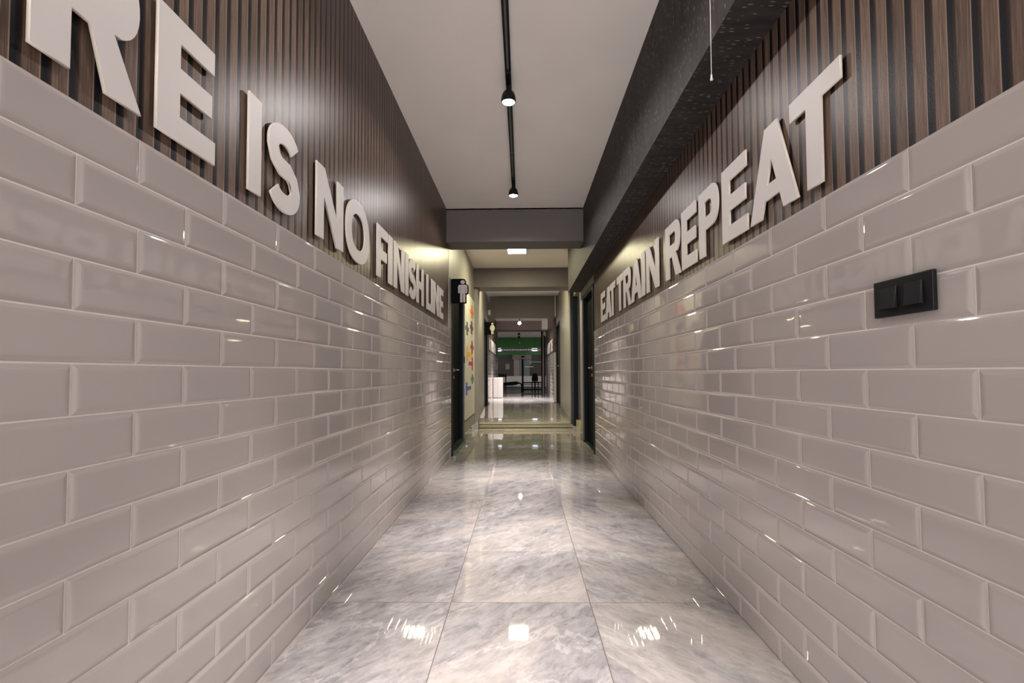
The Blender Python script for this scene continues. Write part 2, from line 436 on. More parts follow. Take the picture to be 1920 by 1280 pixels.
# ------------------------------------------------------------------ doors
def door(n, xw, side, y0, y1, z0, z1, recess=.06, handle=None):
    """frame in the wall plane xw facing side, leaf set back"""
    r = bpy.data.objects.new('door_%d' % n, None); C.objects.link(r); r['kind'] = 'structure'
    r.location = (xw, (y0+y1)/2, z0)
    def P(bm, name, m):
        bmesh.ops.translate(bm, verts=bm.verts[:], vec=(-xw, -(y0+y1)/2, -z0)); return obj(name, bm, m, r)
    fw = .055; xo = xw + side*.012; xi = xw - side*.11
    a, b_ = sorted((xo, xi)); bm = bmesh.new()
    bx(bm, a, b_, y0, y0+fw, z0, z1); bx(bm, a, b_, y1-fw, y1, z0, z1); bx(bm, a, b_, y0+fw, y1-fw, z1-fw, z1)
    P(bm, 'frame', M['navy'])
    xs = xw - side*recess; a, b_ = sorted((xs, xs - side*.04))
    leaf = P(box(a, b_, y0+fw, y1-fw, z0+.02, z1-fw), 'leaf', M['black'])
    bm = bmesh.new()
    for q in (y0+fw, y1-fw-.008): bx(bm, min(xo, xw), max(xo, xw), q, q+.006, z0+.03, z1-fw)
    P(bm, 'lit_jamb_edge', M['greyplinth'])  # paler edge strips, their grey stands in for light on the jamb faces
    if handle:
        hy, hz, dirn = handle
        bm = bmesh.new()
        bx(bm, *sorted((xs, xs+side*.008)), hy-.022, hy+.022, hz-.022, hz+.022)
        tube(bm, [(xs+side*.008, hy, hz), (xs+side*.05, hy, hz)], .009)
        tube(bm, [(xs+side*.05, hy, hz), (xs+side*.05, hy+dirn*.12, hz)], .009)
        bx(bm, *sorted((xs, xs+side*.007)), hy-.018, hy+.018, hz-.115, hz-.075)
        P(bm, 'door_handle', M['brass']).parent = leaf
    return r
door(1, XL, 1, 5.86, 7.05, .0, 2.13, .05, (6.42, 1.035, 1))
door(2, XR, -1, 6.0, 7.08, .0, 2.09, .05, (6.55, 1.055, -1))
door(3, -.84, 1, 10.66, 11.72, .19, 2.2, .03, None)
door(4, .855, -1, 11.1, 12.3, .19, 2.18, .03, (11.4, 1.15, 1))
struct('trim_11', box(XL-.11, XL+.045, 5.92, 6.99, -.02, .06), M['darktile'])
struct('trim_12', box(XR-.0, XR+.11, 6.06, 7.02, -.02, .012), M['darktile'])

# ------------------------------------------------------------------ letters
def arc(cx, cy, rx, ry, a0, a1, n=14, p=2.):
    out = []
    for i in range(n+1):
        t = math.radians(a0 + (a1-a0)*i/n); c, s_ = math.cos(t), math.sin(t)
        out.append((cx + rx*math.copysign(abs(c)**(2/p), c), cy + ry*math.copysign(abs(s_)**(2/p), s_)))
    return out
def glyph(ch, W, HH=.31, s=.076, a=.063):
    s = min(s, W*.42)
    if ch == 'I': return [[(0, 0), (W, 0), (W, HH), (0, HH)]]
    if ch == 'L': return [[(0, 0), (W, 0), (W, a), (s, a), (s, HH), (0, HH)]]
    if ch == 'T':
        q = (W-s)/2; return [[(q, 0), (q+s, 0), (q+s, HH-a), (W, HH-a), (W, HH), (0, HH), (0, HH-a), (q, HH-a)]]
    if ch == 'E':
        m_ = (HH-a)/2; return [[(0, 0), (W, 0), (W, a), (s, a), (s, m_), (W*.93, m_), (W*.93, m_+a), (s, m_+a), (s, HH-a), (W*.97, HH-a), (W*.97, HH), (0, HH)]]
    if ch == 'F':
        m_ = (HH-a)/2-.012; return [[(0, 0), (s, 0), (s, m_), (W*.92, m_), (W*.92, m_+a), (s, m_+a), (s, HH-a), (W, HH-a), (W, HH), (0, HH)]]
    if ch == 'H':
        m_ = (HH-a)/2; return [[(0, 0), (s, 0), (s, m_), (W-s, m_), (W-s, 0), (W, 0), (W, HH), (W-s, HH), (W-s, m_+a), (s, m_+a), (s, HH), (0, HH)]]
    if ch == 'N':
        s2 = min(s, W*.34); d = s2*1.08; k = HH*.40
        return [[(0, 0), (s2, 0), (s2, HH-k), (W-d, 0), (W, 0), (W, HH), (W-s2, HH), (W-s2, k), (d, HH), (0, HH)]]
    if ch == 'A':
        ap = .042; lw = min(.088, W*.36); sl = HH/(W/2-ap); zc0, zc1 = .058, .112
        x = lambda z: lw + z/sl
        zt = min((W/2-lw)*sl, HH-.05)
        out = [(0, 0), (lw, 0), (x(zc0), zc0), (W-x(zc0), zc0), (W-lw, 0), (W, 0), (W/2+ap, HH), (W/2-ap, HH)]
        return [out, [(x(zc1), zc1), (W/2, zt), (W-x(zc1), zc1)]]
    if ch == 'O':
        sx = min(s, W*.34)
        return [arc(W/2, HH/2, W/2, HH/2+.004, 0, 350, 35, 2.25), arc(W/2, HH/2, W/2-sx, HH/2-a, 0, 350, 35, 2.25)]
    if ch in 'PR':
        bw = W if ch == 'P' else W*.96
        zb = HH*.40 if ch == 'P' else HH*.42; ry = (HH-zb)/2; cx = bw-ry*.82
        outer = [(0, 0), (s, 0), (s, zb-.002)]
        if ch == 'P': outer += [(cx, zb)]
        else: outer = [(0, 0), (s, 0), (s, zb-.012), (s+(W-s)*.24, zb-.012), (W-.092, 0), (W, 0), (W-(W-s)*.44, zb+.004)]
        outer += arc(cx, zb+ry, ry*.82, ry, -72 if ch == 'R' else -88, 90, 14, 2.2) + [(0, HH)]
        hr = ry-a*.92; hx = min(hr*.8, bw-s-cx)if False else hr*.75
        hcx = max(bw-min(s, W*.34)-hx, s+.004)
        hole = [(s, zb+ry-hr)] + arc(hcx, zb+ry, hx, hr, -90, 90, 12, 2.2) + [(s, zb+ry+hr)]
        return [outer, hole]
    if ch == 'S':
        t = .068; rx = W/2-t/2; r1 = (HH-t)*.245; r2 = (HH-t)*.255
        cy1 = HH-t/2-r1; cy2 = t/2+r2
        pts = arc(W/2, cy1, rx, r1, 28, 180, 16, 2.1)
        pts += [(W/2-rx*.80, cy1-r1*.62), (W/2-rx*.35, cy1-r1*.98), (W/2+rx*.35, cy2+r2*.98), (W/2+rx*.80, cy2+r2*.62)]
        pts += arc(W/2, cy2, rx, r2, 0, -152, 16, 2.1)
        Lp, Rp = [], []
        for i, p in enumerate(pts):
            A = pts[max(i-1, 0)]; B = pts[min(i+1, len(pts)-1)]
            dx, dy = B[0]-A[0], B[1]-A[1]; n_ = math.hypot(dx, dy) or 1
            Lp.append((p[0]-dy/n_*t/2, p[1]+dx/n_*t/2)); Rp.append((p[0]+dy/n_*t/2, p[1]-dx/n_*t/2))
        return [Lp + Rp[::-1]]
LET_T = .008; LET_G = .0065
def letter(ch, y0, y1, wall, label, group, z0=1.567, HH=.31, seg=True):
    """wall: 'L' reads along +y on the left wall, 'R' reads along -y on the right wall"""
    W = abs(y1-y0)
    cu = bpy.data.curves.new('tmp', 'CURVE'); cu.dimensions = '2D'; cu.fill_mode = 'BOTH'
    cu.extrude = LET_T/2-.001; cu.bevel_depth = .001; cu.bevel_resolution = 1; cu.offset = -.001
    for loop in glyph(ch, W, HH):
        sp = cu.splines.new('POLY'); sp.points.add(len(loop)-1)
        for p, (x, y) in zip(sp.points, loop): p.co = (x, y, 0, 1)
        sp.use_cyclic_u = True
    t = bpy.data.objects.new('tmp', cu); C.objects.link(t)
    dg = bpy.context.evaluated_depsgraph_get(); me = bpy.data.meshes.new_from_object(t.evaluated_get(dg))
    bpy.data.objects.remove(t); bpy.data.curves.remove(cu)
    me.name = 'wall_letter'; me.materials.clear(); me.materials.append(M['letter']); me.materials.append(M['letter_side'])
    for p in me.polygons: p.material_index = 0 if abs(p.normal.z) > .7 else 1
    o = link('wall_letter', me)
    xw = {'L': XL-.002, 'R': XR+.002, 'FL': -.842, 'FR': .792}[wall]
    if wall in ('L', 'FL'):   # local x -> +y, local y -> z, local z -> +x
        mw = Matrix(((0, 0, 1, xw+LET_T/2+LET_G), (1, 0, 0, min(y0, y1)), (0, 1, 0, z0), (0, 0, 0, 1)))
    else:       # local x -> -y, local z -> -x
        mw = Matrix(((0, 0, -1, xw-LET_T/2-LET_G), (-1, 0, 0, max(y0, y1)), (0, 1, 0, z0), (0, 0, 0, 1)))
    o.matrix_world = mw
    tag(o, label, 'letter', group); return o
# pixel column on the letter face -> distance along the corridor
def ray(px, py):
    return fwd + R_*((px-CAM['px'])/CAM['f']) - U_*((py-CAM['py'])/CAM['f'])
def ywall(px, x, py=600): d = ray(px, py); return x/d.x*d.y
fL, fR = XL+.015, XR-.015
gl = 'letters of the slogan on the left wall'; gr = 'letters of the slogan on the right wall'
def ycol(px, x, z=1.6):
    lo, hi = .3, 30.
    def col(y):
        v = Vector((x, y, z-CAM['H'])); return CAM['px'] + CAM['f']*v.dot(R_)/v.dot(fwd)
    for _ in range(50):
        mid = (lo+hi)/2
        if (col(mid) - 979.7)*(1 if x > 0 else -1) > abs(px - 979.7): lo = mid
        else: hi = mid
    return lo
def LL(ch, a, b, label): letter(ch, ycol(a, fL), ycol(b, fL), 'L', label, gl)
def RR(ch, a, b, label): letter(ch, ycol(a, fR), ycol(b, fR), 'R', label, gr, 1.543, .315)
letter('E', .60, ycol(4, fL), 'L', 'white letter E cut off by the picture\'s upper left corner, before the R', gl)
LL('R', 59, 268, 'big white letter R standing off the slat wall, nearest on the left')
LL('E', 296, 405, 'big white letter E right after the R on the left wall')
LL('I', 467.5, 491, 'white letter I that begins the word IS on the left wall')
LL('S', 504, 563.5, 'white letter S that ends the word IS on the left wall')
LL('N', 594.5, 644.8, 'white letter N that begins the word NO on the left wall')
LL('O', 650, 693.2, 'round white letter O of the word NO on the left wall')
LL('F', 708, 727.8, 'white letter F that begins the word FINISH')
LL('I', 729.8, 737.2, 'white letter I between the F and the N of FINISH')
LL('N', 740.2, 759.2, 'white letter N in the middle of FINISH')
LL('I', 761.6, 766.8, 'white letter I between the N and the S of FINISH')
LL('S', 768.0, 781.2, 'white letter S of the word FINISH')
LL('H', 782.4, 795.2, 'white letter H that ends the word FINISH')
LL('L', 800.8, 808.6, 'white letter L that begins the word LINE')
LL('I', 809.6, 812.8, 'white letter I of the word LINE')
LL('N', 814, 823.6, 'white letter N of the word LINE')
LL('E', 825.3, 831.8, 'white letter E that ends LINE, farthest letter on the near left wall')
RR('T', 1577, 1481, 'big white letter T that ends REPEAT, nearest on the right wall')
RR('A', 1494, 1405, 'big white letter A of REPEAT beside the last T')
RR('E', 1400, 1353, 'white letter E between the P and the A of REPEAT')
RR('P', 1346, 1309.7, 'white letter P of the word REPEAT')
RR('E', 1305, 1277.3, 'white letter E between the R and the P of REPEAT')
RR('R', 1275, 1246.9, 'white letter R that begins the word REPEAT')
RR('N', 1234, 1211, 'white letter N that ends the word TRAIN')
RR('I', 1208, 1202, 'white letter I of the word TRAIN')
RR('A', 1201.5, 1182.5, 'white letter A of the word TRAIN')
RR('R', 1182, 1168.4, 'white letter R of the word TRAIN')
RR('T', 1167.4, 1156, 'white letter T that begins the word TRAIN')
RR('T', 1152.6, 1142.8, 'white letter T that ends the word EAT')
RR('A', 1145, 1135, 'white letter A in the middle of the word EAT')
RR('E', 1133.8, 1126.2, 'white letter E that begins EAT, farthest letter on the near right wall')
def row(text, wall, y0, y1, label, group, z0):
    n = len(text); p = (y1-y0)/n
    for i, ch in enumerate(text):
        if ch == ' ': continue
        a_, b_ = y0+i*p, y0+i*p+p*(.45 if ch == 'I' else .86)
        letter(ch, a_, b_, wall, label, group, z0)
row('NO FINISH LINE', 'FL', 12.15, 15.3, 'small far-off white letter above the tiles of the distant left wall, past the woman sign', 'letters of the distant left slogan', 1.567)
row('EAT TRAIN', 'FR', 12.55, 15.4, 'small far-off white letter above the tiles of the distant right wall', 'letters of the distant right slogan', 1.56)

# ------------------------------------------------------------------ lamps
TX = -.079
t = thing('light_track', 'long black lighting track screwed to the pale corridor ceiling', 'light track', (TX, 1.5, ZC))
bm = bmesh.new(); bx(bm, -.018, .018, -4.0, 3.44, -.034, 0, bev=.002)
obj('rail', bm, M['blackplastic'], t)
bm = bmesh.new(); bx(bm, -.006, .006, -3.99, 3.43, -.0365, -.034)
obj('conductor_slot', bm, M['greyplinth'], t)
obj('end_cap', box(-.020, .020, 3.44, 3.56, -.036, 0, bev=.002), M['blackplastic'], t)
obj('feed_screw', lathe(bmesh.new(), [(.006, 0), (.006, .004), (.003, .006)], 0, 2.5, 10, -.043), M['chrome'], t)

def add_spot(parent, loc, power, size, blend, col, rad):
    ld = bpy.data.lights.new('spot_beam', 'SPOT'); ld.energy = power; ld.spot_size = math.radians(size); ld.spot_blend = blend
    ld.color = col; ld.shadow_soft_size = rad
    o = bpy.data.objects.new('spot_beam', ld); C.objects.link(o); o.parent = parent; o.location = loc; return o
def track_spot(y, label, power=1., group='spotlights on the black track', z=ZC, x=TX, drop=.0, lit=True):
    t = thing('track_spotlight', label, 'spotlight', (x, y, z), group)
    bm = bmesh.new(); bx(bm, -.016, .016, -.13, .02, -.058-drop, -.0371, bev=.002)
    obj('adapter', bm, M['blackplastic'], t)
    bm = tube(bmesh.new(), [(0, 0, -.05-drop), (0, 0, -.085-drop)], .014)
    obj('stem', bm, M['blackplastic'], t)
    zb = -.168 - drop
    bm = lathe(bmesh.new(), [(.0435, 0), (.046, .004), (.0465, .022), (.043, .044), (.034, .064), (.022, .078), (.015, .09), (.013, .098)], 0, 0, 32, zb)
    # open the mouth
    bm.faces.ensure_lookup_table()
    f = [f for f in bm.faces if len(f.verts) > 8 and all(abs(v.co.z-zb) < 1e-4 for v in f.verts)]
    bmesh.ops.inset_region(bm, faces=f, thickness=.004); bmesh.ops.translate(bm, verts=list({v for q in f for v in q.verts}), vec=(0, 0, .006))
    sh = obj('lamp_shade', bm, M['blackplastic'], t, smooth=True)
    ln = obj('lens', lathe(bmesh.new(), [(.018, -.004), (.032, -.0015), (.038, .0015), (.038, .0045)], 0, 0, 28, zb+.0005), M['lampglow'] if lit else M['white'], sh, smooth=True)
    if lit:
        add_spot(t, (0, 0, zb-.006), SPOT_CORE*power, 50, 1.0, SPOT_COL, .03)
        add_spot(t, (0, 0, zb-.006), SPOT_WIDE*power, 165, .35, SPOT_COL, .03)
    return t
track_spot(3.03, 'lit black spotlight on the track, nearer and larger of the two in view')
track_spot(4.66, 'lit black spotlight near the far end of the track')
track_spot(1.42, 'lit black spotlight on the track overhead, just above the picture')
track_spot(-.45, 'lit black spotlight on the track behind the viewer')

def ceiling_light(y, label, x=-.075, z=ZC-.015, power=PANEL_W, col=PANEL_COL):
  t = thing('ceiling_light', label, 'ceiling light', (x, y, z))
  obj('frame', box(-.145, .145, -.145, .145, -.022, 0, bev=.002), M['white'], t)
  obj('diffuser', box(-.133, .133, -.133, .133, -.026, -.0222), M['panelglow'], t)
  ld = bpy.data.lights.new('panel_light', 'AREA'); ld.size = .26; ld.energy = power; ld.color = col
  o = bpy.data.objects.new('panel_light', ld); C.objects.link(o); o.parent = t; o.location = (0, 0, -.03)
ceiling_light(7.33, 'flat square ceiling light glowing yellowish behind the first beam')
ceiling_light(9.26, 'flat square ceiling light tucked close behind the second beam')
ceiling_light(18.0, 'unseen flat light added to brighten the left part of the gym, beyond the doorway', -2.2, 2.44, 9, (1, .95, .9))  # added lamp, out of view, fills the gym with light from the left
ceiling_light(18.0, 'unseen flat light added to brighten the right part of the gym, beyond the doorway', 2.2, 2.44, 9, (1, .95, .9))  # its added twin, also out of view, fills from the right

# far pendant spots
def pendant(x, y, zc, label, lit, drop, group):
    t = thing('pendant_spotlight', label, 'spotlight', (x, y, zc), group)
    obj('canopy', lathe(bmesh.new(), [(.055, 0), (.05, .03), (.02, .07), (.012, .09)], 0, 0, 20, -drop*.45), M['blackplastic'], t, smooth=True)
    obj('stem', tube(bmesh.new(), [(0, 0, 0), (0, 0, -drop*.9)], .010), M['blackplastic'], t)
    obj('bulb', lathe(bmesh.new(), [(.012, -.055), (.04, -.03), (.045, -.01), (.03, .02), (.012, .035)], 0, 0, 20, -drop*.9), M['lampglow'] if lit else M['rubber'], t, smooth=True)
    if lit:
        add_spot(t, (0, 0, -drop*.9-.07), 330, 75, .9, SPOT_COL, .012)
        add_spot(t, (0, 0, -drop*.9-.07), 26, 165, .4, SPOT_COL, .012)
    return t
pendant(-.075, 13.4, 2.66, 'lit hanging spotlight in the distant tiled stretch', True, .32, 'hanging spotlights far down the corridor')
pendant(-.12, 17.6, 2.44, 'unlit dark hanging spotlight in front of the green gym wall', False, .16, 'hanging spotlights far down the corridor')

# ------------------------------------------------------------------ small fittings
t = thing('pull_cord', 'thin white pull cord hanging beside the charcoal duct, bell-shaped knob at its end', 'pull cord', (0, 0, 0))
px_, pz_ = .60, None
d = ray(1334, 140); k = .58/d.x; kx, ky, kz = .58, d.y*k, CAM['H']+d.z*k
obj('cord', tube(bmesh.new(), [(kx, ky, ZC), (kx, ky, kz-.002)], .0011, 8), M['white'], t)
obj('knob', lathe(bmesh.new(), [(.003, -.0195), (.0042, -.018), (.0046, -.015), (.0030, -.0125), (.0026, -.004), (.0018, 0)], kx, ky, 20, kz+.001), M['white'], t, smooth=True)
obj('ceiling_cap', lathe(bmesh.new(), [(.012, -.018), (.022, -.012), (.024, 0)], kx, ky, 20, ZC), M['white'], t, smooth=True)

# double rocker switch on the right tiles
t = thing('light_switch', 'black double rocker switch on the glazed tiles of the right wall', 'light switch', (XR-.0055, 1.124, 1.166))
bm = box(-.011, 0, -.086, .086, -.0435, .0435, bev=.0022); pl = obj('plate', bm, M['blackplastic'], t)
for q in (-.0365, .0365):
    bm = bmesh.new()
    x0, x1, x2 = -.0112, -.0175, -.0135
    yy0, yy1 = q-.0245, q+.0245
    v = [bm.verts.new(p) for p in ((x0, yy0, -.026), (x0, yy1, -.026), (x0, yy1, .026), (x0, yy0, .026),
                                   (x1, yy0+.001, -.025), (x1, yy1-.001, -.025), (x2, yy1-.001, .025), (x2, yy0+.001, .025))]
    for f in ((0, 1, 2, 3), (4, 5, 6, 7), (0, 1, 5, 4), (1, 2, 6, 5), (2, 3, 7, 6), (3, 0, 4, 7)): bm.faces.new([v[i] for i in f])
    obj('rocker', bm, M['blackplastic'], pl)
tag(obj('light_switch', box(XL, XL+.012, 7.105, 7.19, 1.14, 1.235, bev=.002), M['blackplastic']), 'small black switch on the grey wall between the men\'s door and the white board', 'light switch')
tag(obj('wall_sensor', box(-.83, -.765, 11.735, 11.779, 2.39, 2.515, bev=.006), M['white']), 'small white sensor box on the dark beam above the women\'s door', 'sensor')
tag(obj('wall_pipe', tube(bmesh.new(), [(.80, 11.755, ZC), (.80, 11.755, 2.35)], .014, 10), M['cream']), 'thin cream pipe running down the far beam at the right', 'pipe')

# restroom signs
def rounded(pts, r=.0): return pts
def flat_prism(bm, pts, y0, y1):
    """outline in x,z extruded along y"""
    a = [bm.verts.new((x, y0, z)) for x, z in pts]; b = [bm.verts.new((x, y1, z)) for x, z in pts]; n = len(pts)
    bm.faces.new(a); bm.faces.new(b[::-1])
    for i in range(n): bm.faces.new((a[i], b[i], b[(i+1) % n], a[(i+1) % n]))
    return bm
def rrect(x0, x1, z0, z1, r, n=5):
    out = []
    for cx, cz, a0 in ((x1-r, z0+r, -90), (x1-r, z1-r, 0), (x0+r, z1-r, 90), (x0+r, z0+r, 180)):
        for i in range(n+1):
            t_ = math.radians(a0+90*i/n); out.append((cx+r*math.cos(t_), cz+r*math.sin(t_)))
    return out
def figure(bm, kind, cx, z0, h, y0, y1):
    """standing pictogram"""
    s = h
    flat_prism(bm, [(cx+.098*s*math.cos(q*math.pi/10), z0+.895*s+.088*s*math.sin(q*math.pi/10)) for q in range(20)], y0, y1)
    if kind == 'man':
        flat_prism(bm, [(cx-.115*s, z0+.02*s), (cx-.10*s, z0), (cx-.022*s, z0), (cx-.012*s, z0+.02*s), (cx-.012*s, z0+.40*s), (cx+.012*s, z0+.40*s), (cx+.012*s, z0+.02*s), (cx+.022*s, z0), (cx+.10*s, z0), (cx+.115*s, z0+.02*s), (cx+.115*s, z0+.66*s), (cx+.13*s, z0+.66*s), (cx+.13*s, z0+.42*s), (cx+.15*s, z0+.405*s), (cx+.19*s, z0+.405*s), (cx+.205*s, z0+.42*s), (cx+.205*s, z0+.71*s), (cx+.16*s, z0+.775*s), (cx-.16*s, z0+.775*s), (cx-.205*s, z0+.71*s), (cx-.205*s, z0+.42*s), (cx-.19*s, z0+.405*s), (cx-.15*s, z0+.405*s), (cx-.13*s, z0+.42*s), (cx-.13*s, z0+.66*s), (cx-.115*s, z0+.66*s)], y0, y1)
    else:
        flat_prism(bm, [(cx-.10*s, z0), (cx-.012*s, z0), (cx-.012*s, z0+.33*s), (cx+.012*s, z0+.33*s), (cx+.012*s, z0), (cx+.10*s, z0), (cx+.10*s, z0+.33*s), (cx+.19*s, z0+.33*s), (cx+.105*s, z0+.62*s), (cx+.19*s, z0+.44*s), (cx+.24*s, z0+.47*s), (cx+.15*s, z0+.73*s), (cx+.10*s, z0+.78*s), (cx-.10*s, z0+.78*s), (cx-.15*s, z0+.73*s), (cx-.24*s, z0+.47*s), (cx-.19*s, z0+.44*s), (cx-.105*s, z0+.62*s), (cx-.19*s, z0+.33*s), (cx-.10*s, z0+.33*s)], y0, y1)
def backing(cx, z0, h, x0, d, head, arm, leg):
    """board following the figure's outline on its free side"""
    s = h; pts = [(x0, z0-d), (cx+leg*s+d*.6, z0-d), (cx+leg*s+d, z0-d*.4), (cx+leg*s+d, z0+.40*s-d*1.1), (cx+arm*s+d*.6, z0+.41*s-d), (cx+arm*s+d, z0+.44*s)]
    pts += [(cx+arm*s+d, z0+.70*s), (cx+arm*s+d*.4, z0+.77*s+d*.2), (cx+head*s+d, z0+.82*s), (cx+head*s+d, z0+.93*s), (cx+head*s*.6+d*.6, z0+1.0*s+d*.6), (cx, z0+s+d), (x0, z0+s+d)]
    return pts
def sign(kind, x0, x1, z0, z1, y, label, figcol):
    t = thing('restroom_sign', label, 'sign', (x0, y, z0), 'restroom signs sticking out over the doors')
    h = (z1-z0)*.92; cz = z0+(z1-z0)*.035
    arm = .205 if kind == 'man' else .24; d = (z1-z0)*.045
    cx = x1-arm*h-d
    bm = flat_prism(bmesh.new(), [(x-x0, z-z0) for x, z in backing(cx, cz, h, x0, d, .098, arm, .115 if kind == 'man' else .11)], -.006, .006)
    bd = obj('board', bm, M['black'], t)
    bm = bmesh.new(); figure(bm, kind, cx-x0, cz-z0, h, -.012, -.0062); obj('figure', bm, figcol, bd)['label'] = 'pale standing figure'
    obj('bracket', box(-.012, .004, -.014, .014, .01, (z1-z0)*.98), M['black'], t)
M['figman'] = mat('figure_grey', (.42, .37, .37), .5); M['figwoman'] = mat('figure_cream', (.62, .62, .45), .5)
sign('man', XL+.016, -.643, 1.832, 2.128, 5.83, 'black sign with a pale standing man figure, sticking out beside the near left door', M['figman'])
sign('woman', -.822, -.585, 1.84, 2.12, 10.75, 'black sign with a cream woman figure over the distant left door', M['figwoman'])

# white board with coloured crosses
t = thing('wall_board', 'tall white board with colourful crosses on the left wall beyond the men\'s door', 'board', (XL, 7.85, .3))
pn = obj('panel', box(.001, .014, -.70, .72, 0, 1.94), M['cream'], t)
crosses = [('orange', 884.6, 585, .21, (.75, .19, .03), 0), ('grey', 875.8, 615.7, .20, (.12, .13, .12), 0), ('purple', 884.2, 614.3, .21, (.12, .07, .13), 0),
           ('red', 885.1, 651, .21, (.42, .05, .05), 0), ('yellow', 876.1, 662, .22, (.75, .42, .05), 1), ('crimson', 885.6, 682, .21, (.42, .05, .10), -1),
           ('green', 885.8, 710, .16, (.10, .22, .10), 0), ('blue', 874.9, 728.5, .19, (.05, .15, .50), 1)]
for nm, cx_, cy_, hh, col, armd in crosses:
    yy = ywall(cx_, XL+.015, cy_); dd = ray(cx_, cy_); zz = CAM['H'] + dd.z*(XL+.015)/dd.x
    mc = mat(nm+'_print', col, .5)
    bm = bmesh.new(); ly, lz = yy-7.85, zz-.3
    bx(bm, .014, .017, ly-.10, ly+.10, lz-hh/2, lz+hh/2)
    y0_, y1_ = (ly-.24, ly+.24) if armd == 0 else ((ly-.1, ly+.62) if armd > 0 else (ly-.55, ly+.1))
    bx(bm, .014, .0172, y0_, min(y1_, .70), lz-.03, lz+.03)
    o = obj('cross', bm, mc, pn); o['label'] = nm+' cross'
mc = mat('pink_band', (.66, .50, .46), .5)
bm = bmesh.new()
for q in (-.12, .12, .36): bx(bm, .014, .0155, q, q+.10, .22, 1.05)
obj('printed_band', bm, mc, pn)

# ------------------------------------------------------------------ white cabinet
t = thing('low_cabinet', 'low white two-door cabinet standing against the distant left tiles', 'cabinet', (-.70, 13.95, .285))
M['cabinet'] = mat('cabinet_white', (.46, .425, .415), .45)
obj('body', box(-.125, .135, -.22, .30, 0, .575, bev=.003), M['cabinet'], t)
for q in (-.124, .007): obj('door', box(q, q+.127, -.236, -.2205, .02, .565, bev=.002), M['cabinet'], t)

# ------------------------------------------------------------------ door posts at the gym entrance
r = bpy.data.objects.new('door_5', None); C.objects.link(r); r['kind'] = 'structure'; r.location = (.72, 16.45, .29)
obj('frame', box(-.085, -.045, -.03, .09, 0, 2.10), M['black'], r)
obj('jamb_strip', box(-.045, .0, -.02, .09, 0, 2.10), M['mauve'], r)
obj('leaf', box(.0, .045, -.03, .40, 0, 1.95), M['navy'], r)
struct('trim_13', box(.62, .80, 15.2, 15.64, 2.36, 2.66), M['ceiling'])
struct('wall_left', box(-.97, -.83, 16.4, 16.6, .2, 2.7), M['mauve'])

# ------------------------------------------------------------------ the gym beyond
GY0, GY1, GZ = 16.6, 20.0, .29
struct('floor', box(-3.5, 3.5, GY0, GY1+.1, -.1, GZ), M['marble2'])
struct('ceiling', box(-3.5, 3.5, 16.5, GY1+.1, 2.44, 2.54), M['ceiling'])
struct('wall_left', box(-3.6, -3.5, 16.5, GY1, 0, 2.5), M['darkwall'])
struct('wall_right', box(3.5, 3.6, 16.5, GY1, 0, 2.5), M['darkwall'])
struct('wall_front', box(-3.5, -.97, 16.4, 16.6, 0, 2.5), M['mauve'])
struct('wall_front', box(1.0, 3.5, 16.4, 16.6, 0, 2.5), M['mauve'])
struct('wall_back', box(-3.5, 3.5, GY1, GY1+.1, 1.727, 2.44), M['green'])
struct('wall_back', box(-3.5, 3.5, GY1+.02, GY1+.1, .857, 1.727), M['darkwall'])
struct('wall_back', box(-3.5, 3.5, GY1-.10, GY1+.1, .30, .857), M['lowwall'])
struct('trim_14', box(-3.5, 3.5, GY1-.4, GY1+.1, .29, .44), M['greyplinth'])
def gp(px, py, y):   # point in the gym seen at a pixel
    d = ray(px, py); k = y/d.y; return d.x*k, CAM['H']+d.z*k
def gbox(bm, a, b, y, dep=.03, **k):
    x0, z0 = gp(a[0], b[1], y); x1, z1 = gp(b[0], a[1], y); return bx(bm, x0, x1, y-dep, y, z0, z1, **k)
M['palecol'] = paint_material('pale_portal_paint', (.30, .26, .24), .5)
M['darkgreen'] = mat('dark_green_panel', (.01, .04, .03), .3)
bm = bmesh.new()
gbox(bm, (961, 665), (996, 673.5), GY1+.018, .05)
gbox(bm, (963.5, 673.5), (973.5, 705.2), GY1+.018, .05); gbox(bm, (993, 673.5), (996, 683), GY1+.018, .05)
struct('trim_15', bm, M['palecol'])
struct('trim_16', gbox(bmesh.new(), (973.6, 674), (993, 705), GY1+.018, .02), M['darkgreen'])
tag(obj('display_box', gbox(bmesh.new(), (977.2, 667), (984, 670), GY1-.034, .03), M['rubber']), 'small black display on the pale portal at the back of the gym', 'display')
tag(obj('wall_poster', gbox(bmesh.new(), (948, 682), (955.2, 692), GY1+.019, .01), M['palecol']), 'small pale poster on the dark gym wall left of the portal', 'poster')
bm = bmesh.new()
for i, px_ in enumerate((995, 1008)):
    pass
tag(obj('wall_rail', gbox(bmesh.new(), (996.5, 678), (1018, 679), GY1-.02, .03), M['white']), 'upper thin pale rail on the dark gym wall at the right', 'rail', 'rails on the gym wall')
tag(obj('wall_rail', gbox(bmesh.new(), (984, 686.5), (1000, 688), GY1-.02, .03), M['white']), 'lower thin pale rail crossing the dark green panel in the gym', 'rail', 'rails on the gym wall')
# exit sign on the green wall
t = thing('exit_sign', 'small dark exit sign on the green gym wall', 'sign', (0, 0, 0))
obj('plate', gbox(bmesh.new(), (969, 640), (981, 644.5), GY1-.001, .015), mat('sign_blue', (.02, .035, .07), .4), t)
bm = bmesh.new(); gbox(bm, (970, 641.9), (971.6, 642.7), GY1-.018, .004); gbox(bm, (972.8, 640.7), (975, 644), GY1-.018, .004)
for q in (976.4, 977.9, 979.3): gbox(bm, (q, 641.2), (q+.7, 643.2), GY1-.018, .004)
obj('symbol', bm, mat('sign_print', (.35, .4, .5), .4), t)
